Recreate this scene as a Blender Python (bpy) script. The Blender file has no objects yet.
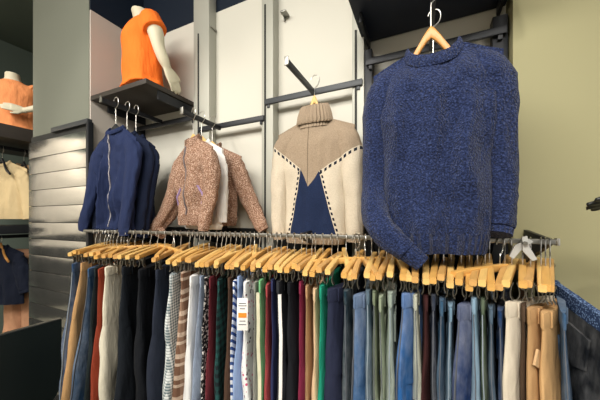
import bpy, bmesh, math, random
from mathutils import Vector, Matrix, noise
PI = math.pi
random.seed(4)
scene = bpy.context.scene
C = scene.collection
R_ = math.radians

# ------------------------------------------------------------------ camera frame: x runs along the display wall, y into it
EYE, F, CX, HY, TH = 1.30, 271.0, 300.0, 219.0, R_(24.76)
cs, sn = math.cos(TH), math.sin(TH)
def ratio(px):
    a = (px - CX) / F
    return (a*cs - sn) / (a*sn + cs)
def SX(px, d): return d * ratio(px)                      # place along the wall seen at column px, at distance d
def DEP(px, d): return d / ((px - CX)/F*sn + cs)
def HZ(px, py, d): return EYE + (HY - py) * DEP(px, d) / F

# ------------------------------------------------------------------ materials
def lin(h):
    h = h.lstrip('#')
    v = [int(h[i:i+2], 16)/255 for i in (0, 2, 4)]
    return tuple((c/12.92 if c <= .04045 else ((c+.055)/1.055)**2.4) for c in v) + (1,)
class NT:
    def __init__(s, name):
        s.m = bpy.data.materials.new(name); s.m.use_nodes = True
        s.t = s.m.node_tree; s.n = s.t.nodes; s.l = s.t.links
        s.b = s.n['Principled BSDF']
        tc = s.n.new('ShaderNodeTexCoord'); s.co = tc.outputs['Object']
        sp = s.n.new('ShaderNodeSeparateXYZ'); s.l.new(s.co, sp.inputs[0])
        s.x, s.y, s.z = sp.outputs
    def put(s, sock, v):
        if hasattr(v, 'is_output'): s.l.new(v, sock)
        else: sock.default_value = v
    def M(s, op, a, b=0.0, c=0.0):
        n = s.n.new('ShaderNodeMath'); n.operation = op
        s.put(n.inputs[0], a); s.put(n.inputs[1], b); s.put(n.inputs[2], c)
        return n.outputs[0]
    def mix(s, f, a, b):
        n = s.n.new('ShaderNodeMix'); n.data_type = 'RGBA'
        s.put(n.inputs[0], f); s.put(n.inputs[6], a); s.put(n.inputs[7], b)
        return n.outputs[2]
    def scl(s, v):
        n = s.n.new('ShaderNodeMapping'); n.inputs['Scale'].default_value = v
        s.l.new(s.co, n.inputs[0]); return n.outputs[0]
    def noise(s, sc, det=3, vec=None, rough=.5):
        n = s.n.new('ShaderNodeTexNoise'); n.inputs['Scale'].default_value = sc
        n.inputs['Detail'].default_value = det; n.inputs['Roughness'].default_value = rough
        s.l.new(vec if vec else s.co, n.inputs['Vector']); return n.outputs['Fac']
    def vor(s, sc, vec=None):
        n = s.n.new('ShaderNodeTexVoronoi'); n.inputs['Scale'].default_value = sc
        s.l.new(vec if vec else s.co, n.inputs['Vector']); return n.outputs['Distance']
    def ramp(s, f, stops, interp='LINEAR'):
        n = s.n.new('ShaderNodeValToRGB'); r = n.color_ramp; r.interpolation = interp
        while len(r.elements) < len(stops): r.elements.new(.5)
        for e, (p, c) in zip(r.elements, stops):
            e.position = p; e.color = c if len(c) == 4 else tuple(c) + (1,)
        s.put(n.inputs[0], f); return n.outputs[0]
    def bump(s, h, strength=.3, dist=.002):
        n = s.n.new('ShaderNodeBump'); n.inputs['Strength'].default_value = strength
        n.inputs['Distance'].default_value = dist
        s.put(n.inputs['Height'], h)
        if s.b.inputs['Normal'].is_linked: s.l.new(s.b.inputs['Normal'].links[0].from_socket, n.inputs['Normal'])
        s.l.new(n.outputs[0], s.b.inputs['Normal'])
    def folds(s, strength=.85, dist=.02, sc=9):
        s.bump(s.noise(sc, 3, s.scl((1.6, 1.6, .5)), .55), strength, dist)
        s.bump(s.noise(26, 2, s.scl((1, 1, .8))), strength*.5, dist*.35)
    def fin(s, col, rough=.8, metal=0, spec=.3):
        s.put(s.b.inputs['Base Color'], col); s.put(s.b.inputs['Roughness'], rough)
        s.b.inputs['Metallic'].default_value = metal
        s.b.inputs['Specular IOR Level'].default_value = spec
        return s.m
def dim(c, k): return tuple(min(1, v*k) for v in c[:3]) + (1,)

def m_plain(name, h, rough=.6, metal=0, spec=.4, var=.12, sc=6):
    t = NT(name); c = lin(h)
    return t.fin(t.mix(t.noise(sc), dim(c, 1-var), dim(c, 1+var)), rough, metal, spec)
def m_fabric(name, h, var=.25, sheen=True):
    t = NT(name); c = lin(h)
    f = t.noise(9, 4); g = t.noise(420, 2)
    col = t.mix(f, dim(c, 1-var), dim(c, 1+var))
    col = t.mix(t.M('MULTIPLY', g, .35), col, dim(c, .6))
    t.folds(); t.bump(g, .35, .001)
    return t.fin(col, .88, 0, .2)
def m_denim(name, h, fade=.45):
    t = NT(name); c = lin(h)
    f = t.noise(7, 4, t.scl((1, 1, .45)))
    f = t.M('MULTIPLY_ADD', t.noise(38, 3, t.scl((1, 1, .6))), .35, t.M('MULTIPLY', f, .72))
    f2 = t.ramp(f, [(.42, (0, 0, 0)), (.66, (1, 1, 1))])
    c = dim(c, .86); light = tuple(v + (.60 - v)*fade*.62 for v in c[:3]) + (1,)
    tw = t.noise(300, 2, t.scl((1, 1, .3)))
    col = t.mix(f2, dim(c, .8), light)
    col = t.mix(t.M('MULTIPLY', tw, .5), col, dim(c, .55))
    t.folds(); t.bump(tw, .4, .001)
    return t.fin(col, .85, 0, .2)
def band(t, ax, period, duty, off=0.0):
    f = t.M('FRACT', t.M('ADD', t.M('DIVIDE', ax, period), off))
    return t.M('LESS_THAN', f, duty)
def m_gingham():
    t = NT('gingham_cotton')
    a = band(t, t.y, .012, .5); b = band(t, t.z, .012, .5)
    s = t.M('MULTIPLY', t.M('ADD', a, b), .5); t.folds()
    col = t.mix(s, lin('dfe3e2'), lin('5f7076'))
    return t.fin(col, .85)
def m_plaid_brown():
    t = NT('brown_plaid_wool')
    a = band(t, t.z, .085, .22); b = band(t, t.z, .085, .14, .35); v = band(t, t.y, .05, .3)
    col = t.mix(t.M('MULTIPLY', v, .35), lin('6b4d3c'), lin('a98a74'))
    col = t.mix(t.M('MULTIPLY', t.M('MAXIMUM', a, b), t.M('MULTIPLY_ADD', t.noise(160), .6, .35)), col, lin('cdb9a6'))
    t.folds(); t.bump(t.noise(350), .3, .001)
    return t.fin(col, .88)
def m_plaid_green():
    t = NT('green_plaid_wool')
    a = band(t, t.z, .03, .5); b = band(t, t.y, .03, .5)
    col = t.mix(t.M('MULTIPLY', t.M('ADD', a, b), .5), lin('1d4a48'), lin('0e1a1e'))
    return t.fin(col, .88)
def m_stripe():
    t = NT('blue_white_striped_cotton')
    s = t.M('ADD', t.z, t.M('MULTIPLY', t.y, .8))
    return t.fin(t.mix(band(t, s, .03, .45), lin('e6e8ee'), lin('33508a')), .85)
def m_floral():
    t = NT('white_floral_cotton')
    d = t.vor(55); spot = t.M('LESS_THAN', d, .27)
    k = t.noise(14, 1)
    c = t.ramp(k, [(0, lin('4a4450')), (.44, lin('c04a72')), (.54, lin('d98aa0'))], 'CONSTANT')
    return t.fin(t.mix(spot, lin('e4e6e6'), c), .85)
def m_print():
    t = NT('black_white_print_cotton')
    return t.fin(t.mix(t.M('GREATER_THAN', t.noise(90, 2), .54), lin('17181c'), lin('d6d4d0')), .85)
def m_tweed(name):
    t = NT(name)
    n1 = t.noise(210, 2, t.scl((1.2, 1.2, 1))); n2 = t.noise(12, 3)
    col = t.ramp(n1, [(.32, lin('54382c')), (.46, lin('80604c')), (.54, lin('9c7c68')), (.66, lin('d0bbaa'))])
    col = t.mix(t.M('MULTIPLY', n2, .35), col, lin('8a6450'))
    t.folds(.7, .025); t.bump(n1, .5, .002)
    return t.fin(col, .9)
def m_boucle():
    t = NT('navy_boucle_knit')
    n1 = t.noise(190, 3); n2 = t.vor(170); n3 = t.noise(260, 2)
    col = t.ramp(n1, [(.30, lin('11172a')), (.52, lin('202b4d')), (.75, lin('3a4872'))])
    h = t.M('ADD', n1, t.M('MULTIPLY', n2, -.6))
    t.bump(h, .9, .006)
    t.b.inputs['Sheen Weight'].default_value = .12
    t.b.inputs['Sheen Roughness'].default_value = .5
    return t.fin(col, .95, 0, .1)
def m_wood(name, h):
    t = NT(name); c = lin(h)
    g = t.noise(30, 4, t.scl((3, .25, 3)))
    t.bump(g, .08, .001)
    return t.fin(t.mix(g, dim(c, .72), dim(c, 1.22)), .42, 0, .4)

M = {}
M['wood'] = m_wood('pale_hanger_wood', 'dfb770')
M['wood_b'] = m_wood('honey_hanger_wood', 'd0a058')
M['wood_dark'] = m_wood('amber_hanger_wood', 'c28a48')
M['chrome'] = m_plain('brushed_chrome', 'c8c6c0', .28, 1)
M['steel'] = m_plain('dull_steel', '8d8c86', .4, 1)
M['clipmetal'] = m_plain('dark_clip_metal', '85827a', .4, .9)
M['blackmetal'] = m_plain('black_metal', '24262a', .45, .3)
M['greymetal'] = m_plain('graphite_metal', '3c3f42', .5, .3)
M['alu'] = m_plain('painted_aluminium', 'a6a69c', .5, .15, .4, .04)
M['slot'] = m_plain('dark_slot', '2a2b29', .8)
M['white_wall'] = m_plain('white_panel', 'cccabf', .6, 0, .3, .03, 2)
M['side_wall'] = m_plain('pale_pink_grey_panel', 'bab2a9', .7, 0, .3, .04, 2)
M['olive_wall'] = m_plain('olive_plaster', '979372', .8, 0, .2, .04, 2)
M['pillar'] = m_plain('grey_olive_plaster', '74776c', .75, 0, .25, .05, 2)
M['navy_wall'] = m_plain('dark_navy_paint', '0f1a29', .7, 0, .25, .1, 2)
M['dark_wall'] = m_plain('dark_grey_green_paint', '566058', .8, 0, .2, .1, 2)
M['cream_wall'] = m_plain('cream_board', 'd8c7a4', .7)
M['shop_wall'] = m_plain('warm_white_plaster', 'd2cabd', .8, 0, .2, .05, 1)
M['shelf'] = m_plain('dark_brown_shelf_laminate', '37322d', .5, 0, .35, .1, 3)
M['shelf_navy'] = m_plain('dark_navy_laminate', '10192a', .55, 0, .3, .1, 3)
M['low'] = m_plain('black_lower_panel', '141616', .7)
M['board'] = m_plain('dark_green_black_lacquer', '161d1b', .35, 0, .4, .2, 3)
M['mannequin'] = m_plain('ivory_mannequin_plastic', 'cfc9b0', .5, 0, .4, .03)
M['mannequin_black'] = m_plain('black_mannequin_plastic', '15191a', .35, 0, .5, .05)
M['orange'] = m_fabric('orange_jersey', 'ff7a2c', .06)
M['peach'] = m_fabric('peach_jersey', 'e8955f', .08)
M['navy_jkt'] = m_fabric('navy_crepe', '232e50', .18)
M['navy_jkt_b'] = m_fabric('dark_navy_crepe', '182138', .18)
M['tweed'] = m_tweed('brown_tweed')
M['white_fab'] = m_fabric('white_cotton', 'e9e6e2', .05)
M['cream_fab'] = m_fabric('cream_wool', 'd3bd92', .1)
M['tan_fab'] = m_fabric('tan_wool', 'a98a66', .1)
M['black_fab'] = m_fabric('black_cotton', '14161b', .2)
M['ink_fab'] = m_fabric('ink_navy_cotton', '151b2b', .2)
M['rose_tan'] = m_fabric('rose_tan_cotton', 'c09070', .1)
M['boucle'] = m_boucle()
M['zip'] = m_plain('zip_metal', '9a9aa4', .35, .8)
M['zip_lilac'] = m_plain('lilac_zip_tape', 'a894c4', .6)
M['orange_label'] = m_plain('orange_sticker', 'f08a2c', .6)
M['card'] = m_plain('white_card', 'eceae6', .7, 0, .3, .02)
M['ink'] = m_plain('grey_print', '6c6c70', .8)
M['taupe'] = None
t = NT('taupe_rib_knit'); g = t.noise(260, 2)
t.bump(g, .6, .003); M['taupe'] = t.fin(t.mix(g, lin('7a6c5b'), lin('a5937e')), .92)
# floor
t = NT('grey_floor_tile')
gx = t.M('LESS_THAN', t.M('FRACT', t.M('DIVIDE', t.x, .6)), .012); gy = t.M('LESS_THAN', t.M('FRACT', t.M('DIVIDE', t.y, .6)), .012)
M['floor'] = t.fin(t.mix(t.M('MAXIMUM', gx, gy), t.mix(t.noise(4), lin('7c786c'), lin('989484')), lin('4a4840')), .3, 0, .4)
# slat wall: glossy grey laminate
t = NT('glossy_grey_slat_laminate')
M['slat'] = t.fin(t.mix(t.noise(3, 3, t.scl((1, 1, 5))), lin('9a9a96'), lin('bcbcb6')), t.M('MULTIPLY_ADD', t.noise(14, 3), .25, .06), .92, .5)

# ------------------------------------------------------------------ mesh helpers
class MB:
    def __init__(s): s.v = []; s.f = []; s.mi = []
    def add(s, vs, fs, mi=0):
        o = len(s.v); s.v += [tuple(v) for v in vs]
        s.f += [tuple(i+o for i in f) for f in fs]; s.mi += [mi]*len(fs)
    def loft(s, rings, cap0=True, cap1=True, closed=True, mi=0):
        n = len(rings[0]); vs = [p for r in rings for p in r]; fs = []
        for i in range(len(rings)-1):
            for j in range(n if closed else n-1):
                k = (j+1) % n
                fs.append((i*n+j, i*n+k, (i+1)*n+k, (i+1)*n+j))
        if closed and cap0: fs.append(tuple(range(n-1, -1, -1)))
        if closed and cap1: fs.append(tuple((len(rings)-1)*n+j for j in range(n)))
        s.add(vs, fs, mi)
    def tube(s, path, rad, seg=10, caps=True, up=(0, 1, 0), mod=None, mi=0):
        rings = []; n = len(path); P = [Vector(p) for p in path]; U = Vector(up)
        for i, p in enumerate(P):
            d = (P[min(i+1, n-1)] - P[max(i-1, 0)]).normalized()
            a = d.cross(U)
            if a.length < 1e-4: a = d.cross(Vector((1, 0, 0)))
            a.normalize(); b = a.cross(d).normalized()
            r = rad[i] if isinstance(rad, list) else rad
            ra, rb = r if isinstance(r, tuple) else (r, r)
            ring = []
            for j in range(seg):
                an = 2*PI*j/seg
                k = mod(i, j, an) if mod else 1
                ring.append(p + a*math.cos(an)*ra*k + b*math.sin(an)*rb*k)
            rings.append(ring)
        s.loft(rings, caps, caps, mi=mi)
    def box(s, c, sz, mi=0, rot=None, bev=0.0):
        bm = bmesh.new(); bmesh.ops.create_cube(bm, size=1)
        bmesh.ops.scale(bm, vec=sz, verts=bm.verts)
        if bev: bmesh.ops.bevel(bm, geom=bm.edges[:], offset=bev, segments=2, affect='EDGES', profile=.6)
        if rot: bmesh.ops.rotate(bm, matrix=rot, verts=bm.verts)
        bmesh.ops.translate(bm, vec=c, verts=bm.verts)
        bm.verts.index_update()
        s.add([v.co[:] for v in bm.verts], [[v.index for v in f.verts] for f in bm.faces], mi); bm.free()
    def mesh(s, name, mats, smooth=True):
        me = bpy.data.meshes.new(name); me.from_pydata(s.v, [], s.f)
        for m in (mats if isinstance(mats, (list, tuple)) else [mats]): me.materials.append(m)
        me.polygons.foreach_set('material_index', s.mi)
        bm = bmesh.new(); bm.from_mesh(me)
        bmesh.ops.recalc_face_normals(bm, faces=bm.faces); bm.to_mesh(me); bm.free()
        if smooth:
            me.polygons.foreach_set('use_smooth', [True]*len(me.polygons))
            try: me.set_sharp_from_angle(angle=R_(40))
            except Exception: pass
        me.update(); return me
def link(name, me, parent=None, loc=(0, 0, 0), rz=0):
    o = bpy.data.objects.new(name, me); C.objects.link(o)
    o.location = loc; o.rotation_euler = (0, 0, rz)
    if parent: o.parent = parent
    return o
def obj(name, mb, mats, parent=None, loc=(0, 0, 0), rz=0, smooth=True):
    return link(name, mb.mesh(name, mats, smooth), parent, loc, rz)
def tag(o, label, cat, group=None):
    o['label'] = label; o['category'] = cat
    if group: o['group'] = group
    return o
def thing(name, label, cat, loc=(0, 0, 0), rz=0, group=None):
    return tag(link(name, None, None, loc, rz), label, cat, group)
def struct(name, mb, m, smooth=False):
    o = obj(name, mb, m, smooth=smooth); o['kind'] = 'structure'; return o
def bx(x0, x1, y0, y1, z0, z1, bev=0):
    b = MB(); b.box(((x0+x1)/2, (y0+y1)/2, (z0+z1)/2), (x1-x0, y1-y0, z1-z0), bev=bev); return b
def cat(pts, n):                                         # Catmull-Rom through n-tuples
    P = [Vector(p) if len(p) == 3 else p for p in pts]
    dim_ = len(pts[0]); out = []
    def g(i): return pts[max(0, min(len(pts)-1, i))]
    for k in range(n+1):
        u = k/n*(len(pts)-1); i = min(int(u), len(pts)-2); t = u-i
        p0, p1, p2, p3 = g(i-1), g(i), g(i+1), g(i+2)
        out.append(tuple(.5*(2*p1[c]+(p2[c]-p0[c])*t+(2*p0[c]-5*p1[c]+4*p2[c]-p3[c])*t*t+(3*p1[c]-p0[c]-3*p2[c]+p3[c])*t**3) for c in range(dim_)))
    return out
def nz(x, y, z): return noise.noise(Vector((x, y, z)))
def smoothstep(a, b, x):
    t = max(0, min(1, (x-a)/(b-a))); return t*t*(3-2*t)

# ------------------------------------------------------------------ the setting
WALL, FRONT = 1.35, .995
PL, PR, BR = -2.638, -1.914, .298           # pillar left, pillar right, bay right
struct('floor', bx(-4.4, 3.2, -4.0, 3.0, -.1, 0), M['floor'])
struct('ceiling', bx(-4.4, 3.2, -4.0, 3.0, 3.3, 3.4), M['dark_wall'])
b = bx(PR-.02, BR+.02, WALL, WALL+.12, 1.245, 2.62); struct('wall_back', b, M['white_wall'])
struct('wall_back_upper', bx(PR-.02, 3.2, WALL+.004, WALL+.12, 2.62, 3.3), M['navy_wall'])
struct('wall_back_lower', bx(PR-.02, BR+.02, WALL-.01, WALL+.12, 0, 1.24), M['low'])
struct('wall_right', bx(BR, 3.2, 1.25, 1.6, 0, 3.3), M['olive_wall'])
struct('wall_pillar', bx(PL, PR-.012, FRONT, 2.6, 0, 3.3), M['pillar'])
struct('wall_pillar_side', bx(PR-.012, PR, FRONT+.004, WALL, 0, 2.62), M['side_wall'])
struct('wall_pillar_side_upper', bx(PR-.012, PR-.001, FRONT+.004, WALL, 2.62, 3.3), M['navy_wall'])
struct('wall_left', bx(-4.4, -4.3, -4.0, .75, 1.0, 2.55), M['shop_wall'])  # unseen wall, kept pale so the slat panel mirrors a bright band
struct('wall_left_reflected_low', bx(-4.4, -4.28, -4.0, .75, 0, 1.0), M['low'])  # unseen dark band added to darken the slat panel's lower reflection
struct('wall_left_reflected_high', bx(-4.4, -4.3, -4.0, .75, 2.55, 3.3), M['dark_wall'])  # unseen dark band added to dim the slat panel's upper reflection
struct('wall_left_rear', bx(-4.4, -4.3, .75, 3.0, 0, 3.3), M['dark_wall'])
struct('wall_alcove', bx(-4.3, PL, 2.4, 2.5, 0, 3.3), M['dark_wall'])
struct('wall_front', bx(-4.4, 3.2, -4.1, -4.0, 0, 3.3), M['shop_wall'])
struct('trim_1', bx(-3.60, -3.50, 1.33, 1.36, 0, 2.56), M['cream_wall'])

# slat wall panel on the pillar
sx0, sx1 = SX(28.5, .97), SX(87.5, .97)
sl = thing('slatwall_panel', 'glossy grey slatted wall panel on the front of the pillar', 'wall panel', (sx0, FRONT, 0))
w = sx1 - sx0
bk = MB(); bk.box((w/2, -.005, .97), (w, .008, 1.86)); obj('backing', bk, M['slot'], sl, smooth=False)
pitch = .1155
zs = EYE + (HY-206.7)*DEP(28, .97)/F
k0 = -int(zs/pitch) + 2
for k in range(k0, 7):
    z0 = zs + (k-1)*pitch
    if z0 + pitch > 1.91: break
    m = MB(); m.box((w/2, -.017, z0+pitch/2), (w-.012, .018, pitch-.0035), bev=.0012)
    obj('slat', m, M['slat'], sl)
m = MB(); m.box((w+.006, -.016, .97), (.026, .030, 1.86), bev=.002); obj('edge_trim', m, M['blackmetal'], sl)
m = MB(); m.box((w*.72, -.016, 1.905), (w*.58, .028, .03), bev=.002); obj('top_trim', m, M['greymetal'], sl)

# aluminium uprights
def upright(px0, px1, label, slot_top, mat='alu', d=1.285):
    x0, x1 = SX(px0, d), SX(px1, d); wd = x1 - x0
    o = thing('wall_upright', label, 'upright', (x0, d, 0), 0, 'display wall uprights')
    m = MB(); m.box((wd/2, .032, 1.62), (wd, .064, 3.24), bev=.004); obj('post', m, M[mat], o)
    m = MB(); m.box((wd*.33, -.0015, slot_top/2), (.010, .004, slot_top)); obj('slot', m, M['slot'], o, smooth=False)
    return o
upright(193.5, 209, 'grey aluminium wall upright just right of the orange shirt shelf', HZ(198, 34, 1.285))
upright(261.5, 273, 'grey aluminium wall upright left of the colour block turtleneck', HZ(267, 4, 1.285))
upright(352, 364, 'pale wall upright left of the big blue sweater', HZ(357, 30, 1.285))
m = MB(); xr = BR-.05; m.box((0, .03, 1.05), (.05, .05, 2.1), bev=.003)
tag(obj('wall_upright', m, M['blackmetal'], None, (xr+.02, WALL-.062, 0)), 'black wall upright behind the right shoulder of the big blue sweater', 'upright', 'display wall uprights')
m = MB(); m.box((0, .03, 1.05), (.035, .05, 2.1), bev=.003)
tag(obj('wall_upright', m, M['blackmetal'], None, (SX(368, 1.29), WALL-.062, 0)), 'black wall upright under the dark shelf left of the big blue sweater', 'upright', 'display wall uprights')
for px, py, nm in ((211, 28.5, 'beside the left grey upright'), (284, 12.5, 'beside the middle grey upright')):
    m = MB(); m.box((0, -.02, 0), (.034, .05, .008), bev=.002); m.box((-.013, .0, -.01), (.006, .01, .03))
    tag(obj('shelf_peg', m, M['steel'], None, (SX(px, 1.31), 1.34, HZ(px, py, 1.31))), 'small steel shelf peg on the white wall '+nm, 'peg', 'shelf pegs')
# panel joint trim
# wall bars and face-out arms
BAR = 1.28
def wallbar(x0, x1, z, label, mat='greymetal'):
    o = thing('wall_rail', label, 'rail', (x0, BAR, z), 0, 'wall rails')
    m = MB(); m.box(((x1-x0)/2, 0, 0), (x1-x0, .014, .030), bev=.003); obj('bar', m, M[mat], o)
    for x in (.02, x1-x0-.02):
        m = MB(); m.box((x, .03, -.01), (.016, .062, .045), bev=.002); obj('bracket', m, M[mat], o)
    return o
wallbar(PR+.008, SX(195, BAR), 1.945, 'dark wall rail behind the navy jackets', 'blackmetal')
wallbar(SX(197, BAR)+.01, SX(264, BAR), 1.86, 'dark wall rail behind the brown tweed jackets', 'blackmetal')
wallbar(SX(265, BAR), SX(362.5, BAR), 1.945, 'graphite wall rail over the colour block turtleneck')
wallbar(SX(366, BAR), BR-.012, 2.03, 'black wall rail behind the shoulders of the big blue sweater', 'blackmetal')
def arm(x, z, y1, label, mat='greymetal'):
    o = thing('face_out_arm', label, 'hanging arm', (x, BAR, z), 0, 'face-out arms')
    L = BAR - y1
    m = MB(); m.box((0, -L/2-.004, 0), (.016, L, .026), bev=.003); obj('arm_tube', m, M[mat], o)
    m = MB(); m.box((0, -L-.006, .003), (.020, .006, .036), bev=.002); obj('end_stop', m, M['steel'], o)
ARM1, ARM2, ARM3, ARM4 = -1.62, -1.117, -.515, .024
arm(ARM1, 1.957, .90, 'dark hanging arm carrying the navy jackets', 'blackmetal')
arm(ARM2, 1.845, 1.0, 'dark hanging arm carrying the brown tweed jackets', 'blackmetal')
arm(ARM3, 1.945, .99, 'graphite hanging arm pointing forward above the colour block turtleneck')
arm(ARM4, 2.03, .945, 'black hanging arm carrying the big blue sweater', 'blackmetal')
# shelves
SH = HZ(146, 83, FRONT)
o = thing('wall_shelf', 'dark brown shelf under the orange shirted mannequin', 'shelf', (PR+.004, FRONT, SH))
xw = SX(146, FRONT) - PR - .004
m = MB(); m.box((xw/2, .175, .014), (xw, .35, .028), bev=.002); obj('shelf_board', m, M['shelf'], o)
for x in (.04, xw-.012):
    m = MB(); m.box((x, .21, -.03), (.012, .26, .05), bev=.002); obj('bracket', m, M['blackmetal'], o)
xs0 = SX(364, WALL)
o = thing('wall_shelf', 'dark navy shelf overhead above the big blue sweater', 'shelf', (xs0, .93, 2.16))
m = MB(); m.box(((BR-xs0)/2-.002, .205, .018), (BR-xs0-.004, .41, .036), bev=.002); obj('shelf_board', m, M['shelf_navy'], o)
for x in (.03, BR-xs0-.03):
    m = MB(); m.box((x, .30, -.02), (.012, .2, .04), bev=.002); obj('bracket', m, M['blackmetal'], o)

# ------------------------------------------------------------------ the trouser rail
RAILZ, RSL = EYE-.069, .072
RX1, RD1 = .345, 1.06
RANG = math.atan(RSL)
def RLs(x): return RD1 + RSL*(x-RX1)
rx0, rx1 = -1.80, RX1+.012
o = thing('clothes_rail', 'long chrome clothes rail carrying all the trousers', 'rail', (rx0, RLs(rx0), RAILZ), RANG)
L = (rx1 - rx0)/math.cos(RANG)
m = MB(); m.box((L/2, 0, 0), (L, .012, .016), bev=.003); obj('tube', m, M['steel'], o)
m = MB(); m.box((L+.003, 0, 0), (.008, .018, .022), bev=.002); obj('end_cap', m, M['chrome'], o)
for x, yw in ((.10, WALL-.012), (.72, WALL-.012), (1.34, WALL-.012), (L-.012, 1.25)):
    m = MB(); y1 = (yw - RLs(rx0+x*math.cos(RANG)))/math.cos(RANG) - .012
    m.add([(x-.006, .0, -.008), (x-.006, 0, .008), (x-.006, y1, .03), (x-.006, y1, -.09), (x+.006, 0, -.008), (x+.006, 0, .008), (x+.006, y1, .03), (x+.006, y1, -.09)],
          [(0, 1, 2, 3), (7, 6, 5, 4), (0, 4, 5, 1), (1, 5, 6, 2), (2, 6, 7, 3), (3, 7, 4, 0)])
    obj('bracket', m, M['blackmetal'], o, smooth=False)

# hanger meshes (shared)
BARZ = -.092
def hook_mesh():
    p = [(0, 0, BARZ+.012), (0, 0, -.060), (0, .002, -.046), (0, .012, -.032), (0, .0165, -.014), (0, .0145, .002), (0, .007, .0108), (0, -.002, .0122), (0, -.010, .0075), (0, -.0145, -.004), (0, -.0150, -.012)]
    m = MB(); m.tube(cat(p, 30), .0019, 6, up=(1, 0, 0)); return m.mesh('hook', M['chrome'])
def bar_mesh(mat, arch=.004):
    m = MB(); rings = []
    for i in range(17):
        y = -.205 + .41*i/16; k = abs(y)/.205
        hz = .0120 - .002*k; zc = BARZ + arch*(1-k*k); hx = .0098
        e = .9 if i in (0, 16) else 1
        r = []
        for j in range(16):
            a = 2*PI*(j+.5)/16; c, s_ = math.cos(a), math.sin(a)
            r.append((hx*e*math.copysign(abs(c)**.35, c), y, zc + hz*e*math.copysign(abs(s_)**.35, s_)))
        rings.append(r)
    m.loft(rings); return m.mesh('wooden_bar', mat)
def clip_mesh():
    m = MB(); z = BARZ
    # mount under the bar, spring roll, two jaws with flared lips
    m.box((0, 0, z-.014), (.012, .014, .010), bev=.001)
    m.tube([(0, -.008, z-.017), (0, .008, z-.017)], .0055, 10, up=(0, 0, 1))
    for s_ in (-1, 1):
        pts = [(.012*s_, z-.006), (.009*s_, z-.016), (.0065*s_, z-.030), (.0075*s_, z-.042), (.012*s_, z-.050)]
        rings = [[(x-.0012, -.011, zz), (x+.0012, -.011, zz), (x+.0012, .011, zz), (x-.0012, .011, zz)] for x, zz in pts]
        m.loft(rings)
    return m.mesh('clip', M['clipmetal'])
HOOK, CLIP = hook_mesh(), clip_mesh()
BARS = [bar_mesh(M['wood']), bar_mesh(M['wood_b'], .006), bar_mesh(m_wood('tan_hanger_wood', 'c99b5c'), .002)]
def trouser_hanger(x, rz, label, k=0, tilt=0, group='wooden clip hangers on the trouser rail'):
    t = thing('clip_hanger', label, 'hanger', (x, RLs(x), RAILZ), rz, group)
    t.rotation_euler = (tilt, 0, rz)
    link('wooden_bar', BARS[k % 3], t); link('hook', HOOK, t)
    for y in (-.160, .160): link('clip', CLIP, t, (0, y, 0))
    return t

# ------------------------------------------------------------------ trousers
def tr_half(z, P):                                       # half width along the hanger, half thickness
    hip = smoothstep(0, -.24, z) if False else smoothstep(0, .24, -z)
    return P['wh'] + (P['hh']-P['wh'])*hip, P['tk']*(.55 + .45*smoothstep(0, .26, -z))
def trouser_mesh(P):
    m = MB(); N = 28; L = P['L']; seed = P['seed']; CR = .27
    def sh(x, y, z):
        f = max(0, -z)/L
        dx = P['sx']*f**1.1 + (.006*nz(z*3, seed, 1.3) + .005*nz(z*8, seed, 4.1))*min(1, f*4)
        dy = P['sy']*f + .008*nz(z*4, seed, 7.7)*min(1, f*4)
        return (x+dx, y+dy, z)
    def ring(z, yc, a, bt, rot=0):
        r = []
        for j in range(N):
            an = 2*PI*j/N; c, s_ = math.cos(an), math.sin(an)
            x = bt*math.copysign(abs(c)**.8, c); y = a*math.copysign(abs(s_)**.72, s_)
            w = 1 + .10*nz(y*14, z*5, seed) + .10*nz(y*30, z*9+3, seed)
            x *= w
            x += bt*(.42*nz((y+yc)*11, z*2.6, seed+5) + .28*nz((y+yc)*24, z*7, seed+2) + .2*math.sin((y+yc)*60+seed+z*4))*smoothstep(.03, .3, -z)
            x, y = x*math.cos(rot) - y*math.sin(rot), x*math.sin(rot) + y*math.cos(rot)
            r.append(sh(x, yc+y, z))
        return r
    m.loft([ring(-z, 0, *tr_half(-z, P)) for z in [0, .006, .02, .04, .07, .1, .13, .16, .19, .22, .25, CR]])
    for side in (-1, 1):
        rings = []
        for i in range(30):
            f = i/29; z = -.20 - (L-.20)*f
            a = (P['hh']*.53)*(1-smoothstep(0, .45, f)) + P['lh']*smoothstep(0, .45, f)
            a += (P['hem']-P['lh'])*smoothstep(.45, 1, f)
            yc = side*((P['hh']-P['hh']*.53)*(1-f) + (P['hem']+.012)*f)
            a -= .012*(1-smoothstep(0, .12, f))
            bt = P['tk']*(.60 + .45*smoothstep(0, .22, f) + .12*math.sin(f*5+seed)*f)*(1 if side < 0 else .9)
            rings.append(ring(z, yc, a, bt, P['tw']*f*side))
        m.loft(rings)
    return m
def waistband_mesh(P):
    m = MB(); rings = []; N = 40
    for z, e in ((.003, -.0005), (.003, .0022), (-.004, .0035), (-.030, .0035), (-.036, .0022), (-.037, -.0008)):
        a, bt = tr_half(min(z, 0), P); rings.append([])
        for j in range(N):
            an = 2*PI*j/N; c, s_ = math.cos(an), math.sin(an)
            rings[-1].append(((bt+e*.5+.0006)*math.copysign(abs(c)**.8, c)*1.06, (a+e)*math.copysign(abs(s_)**.72, s_), z))
    m.loft(rings); return m
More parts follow.
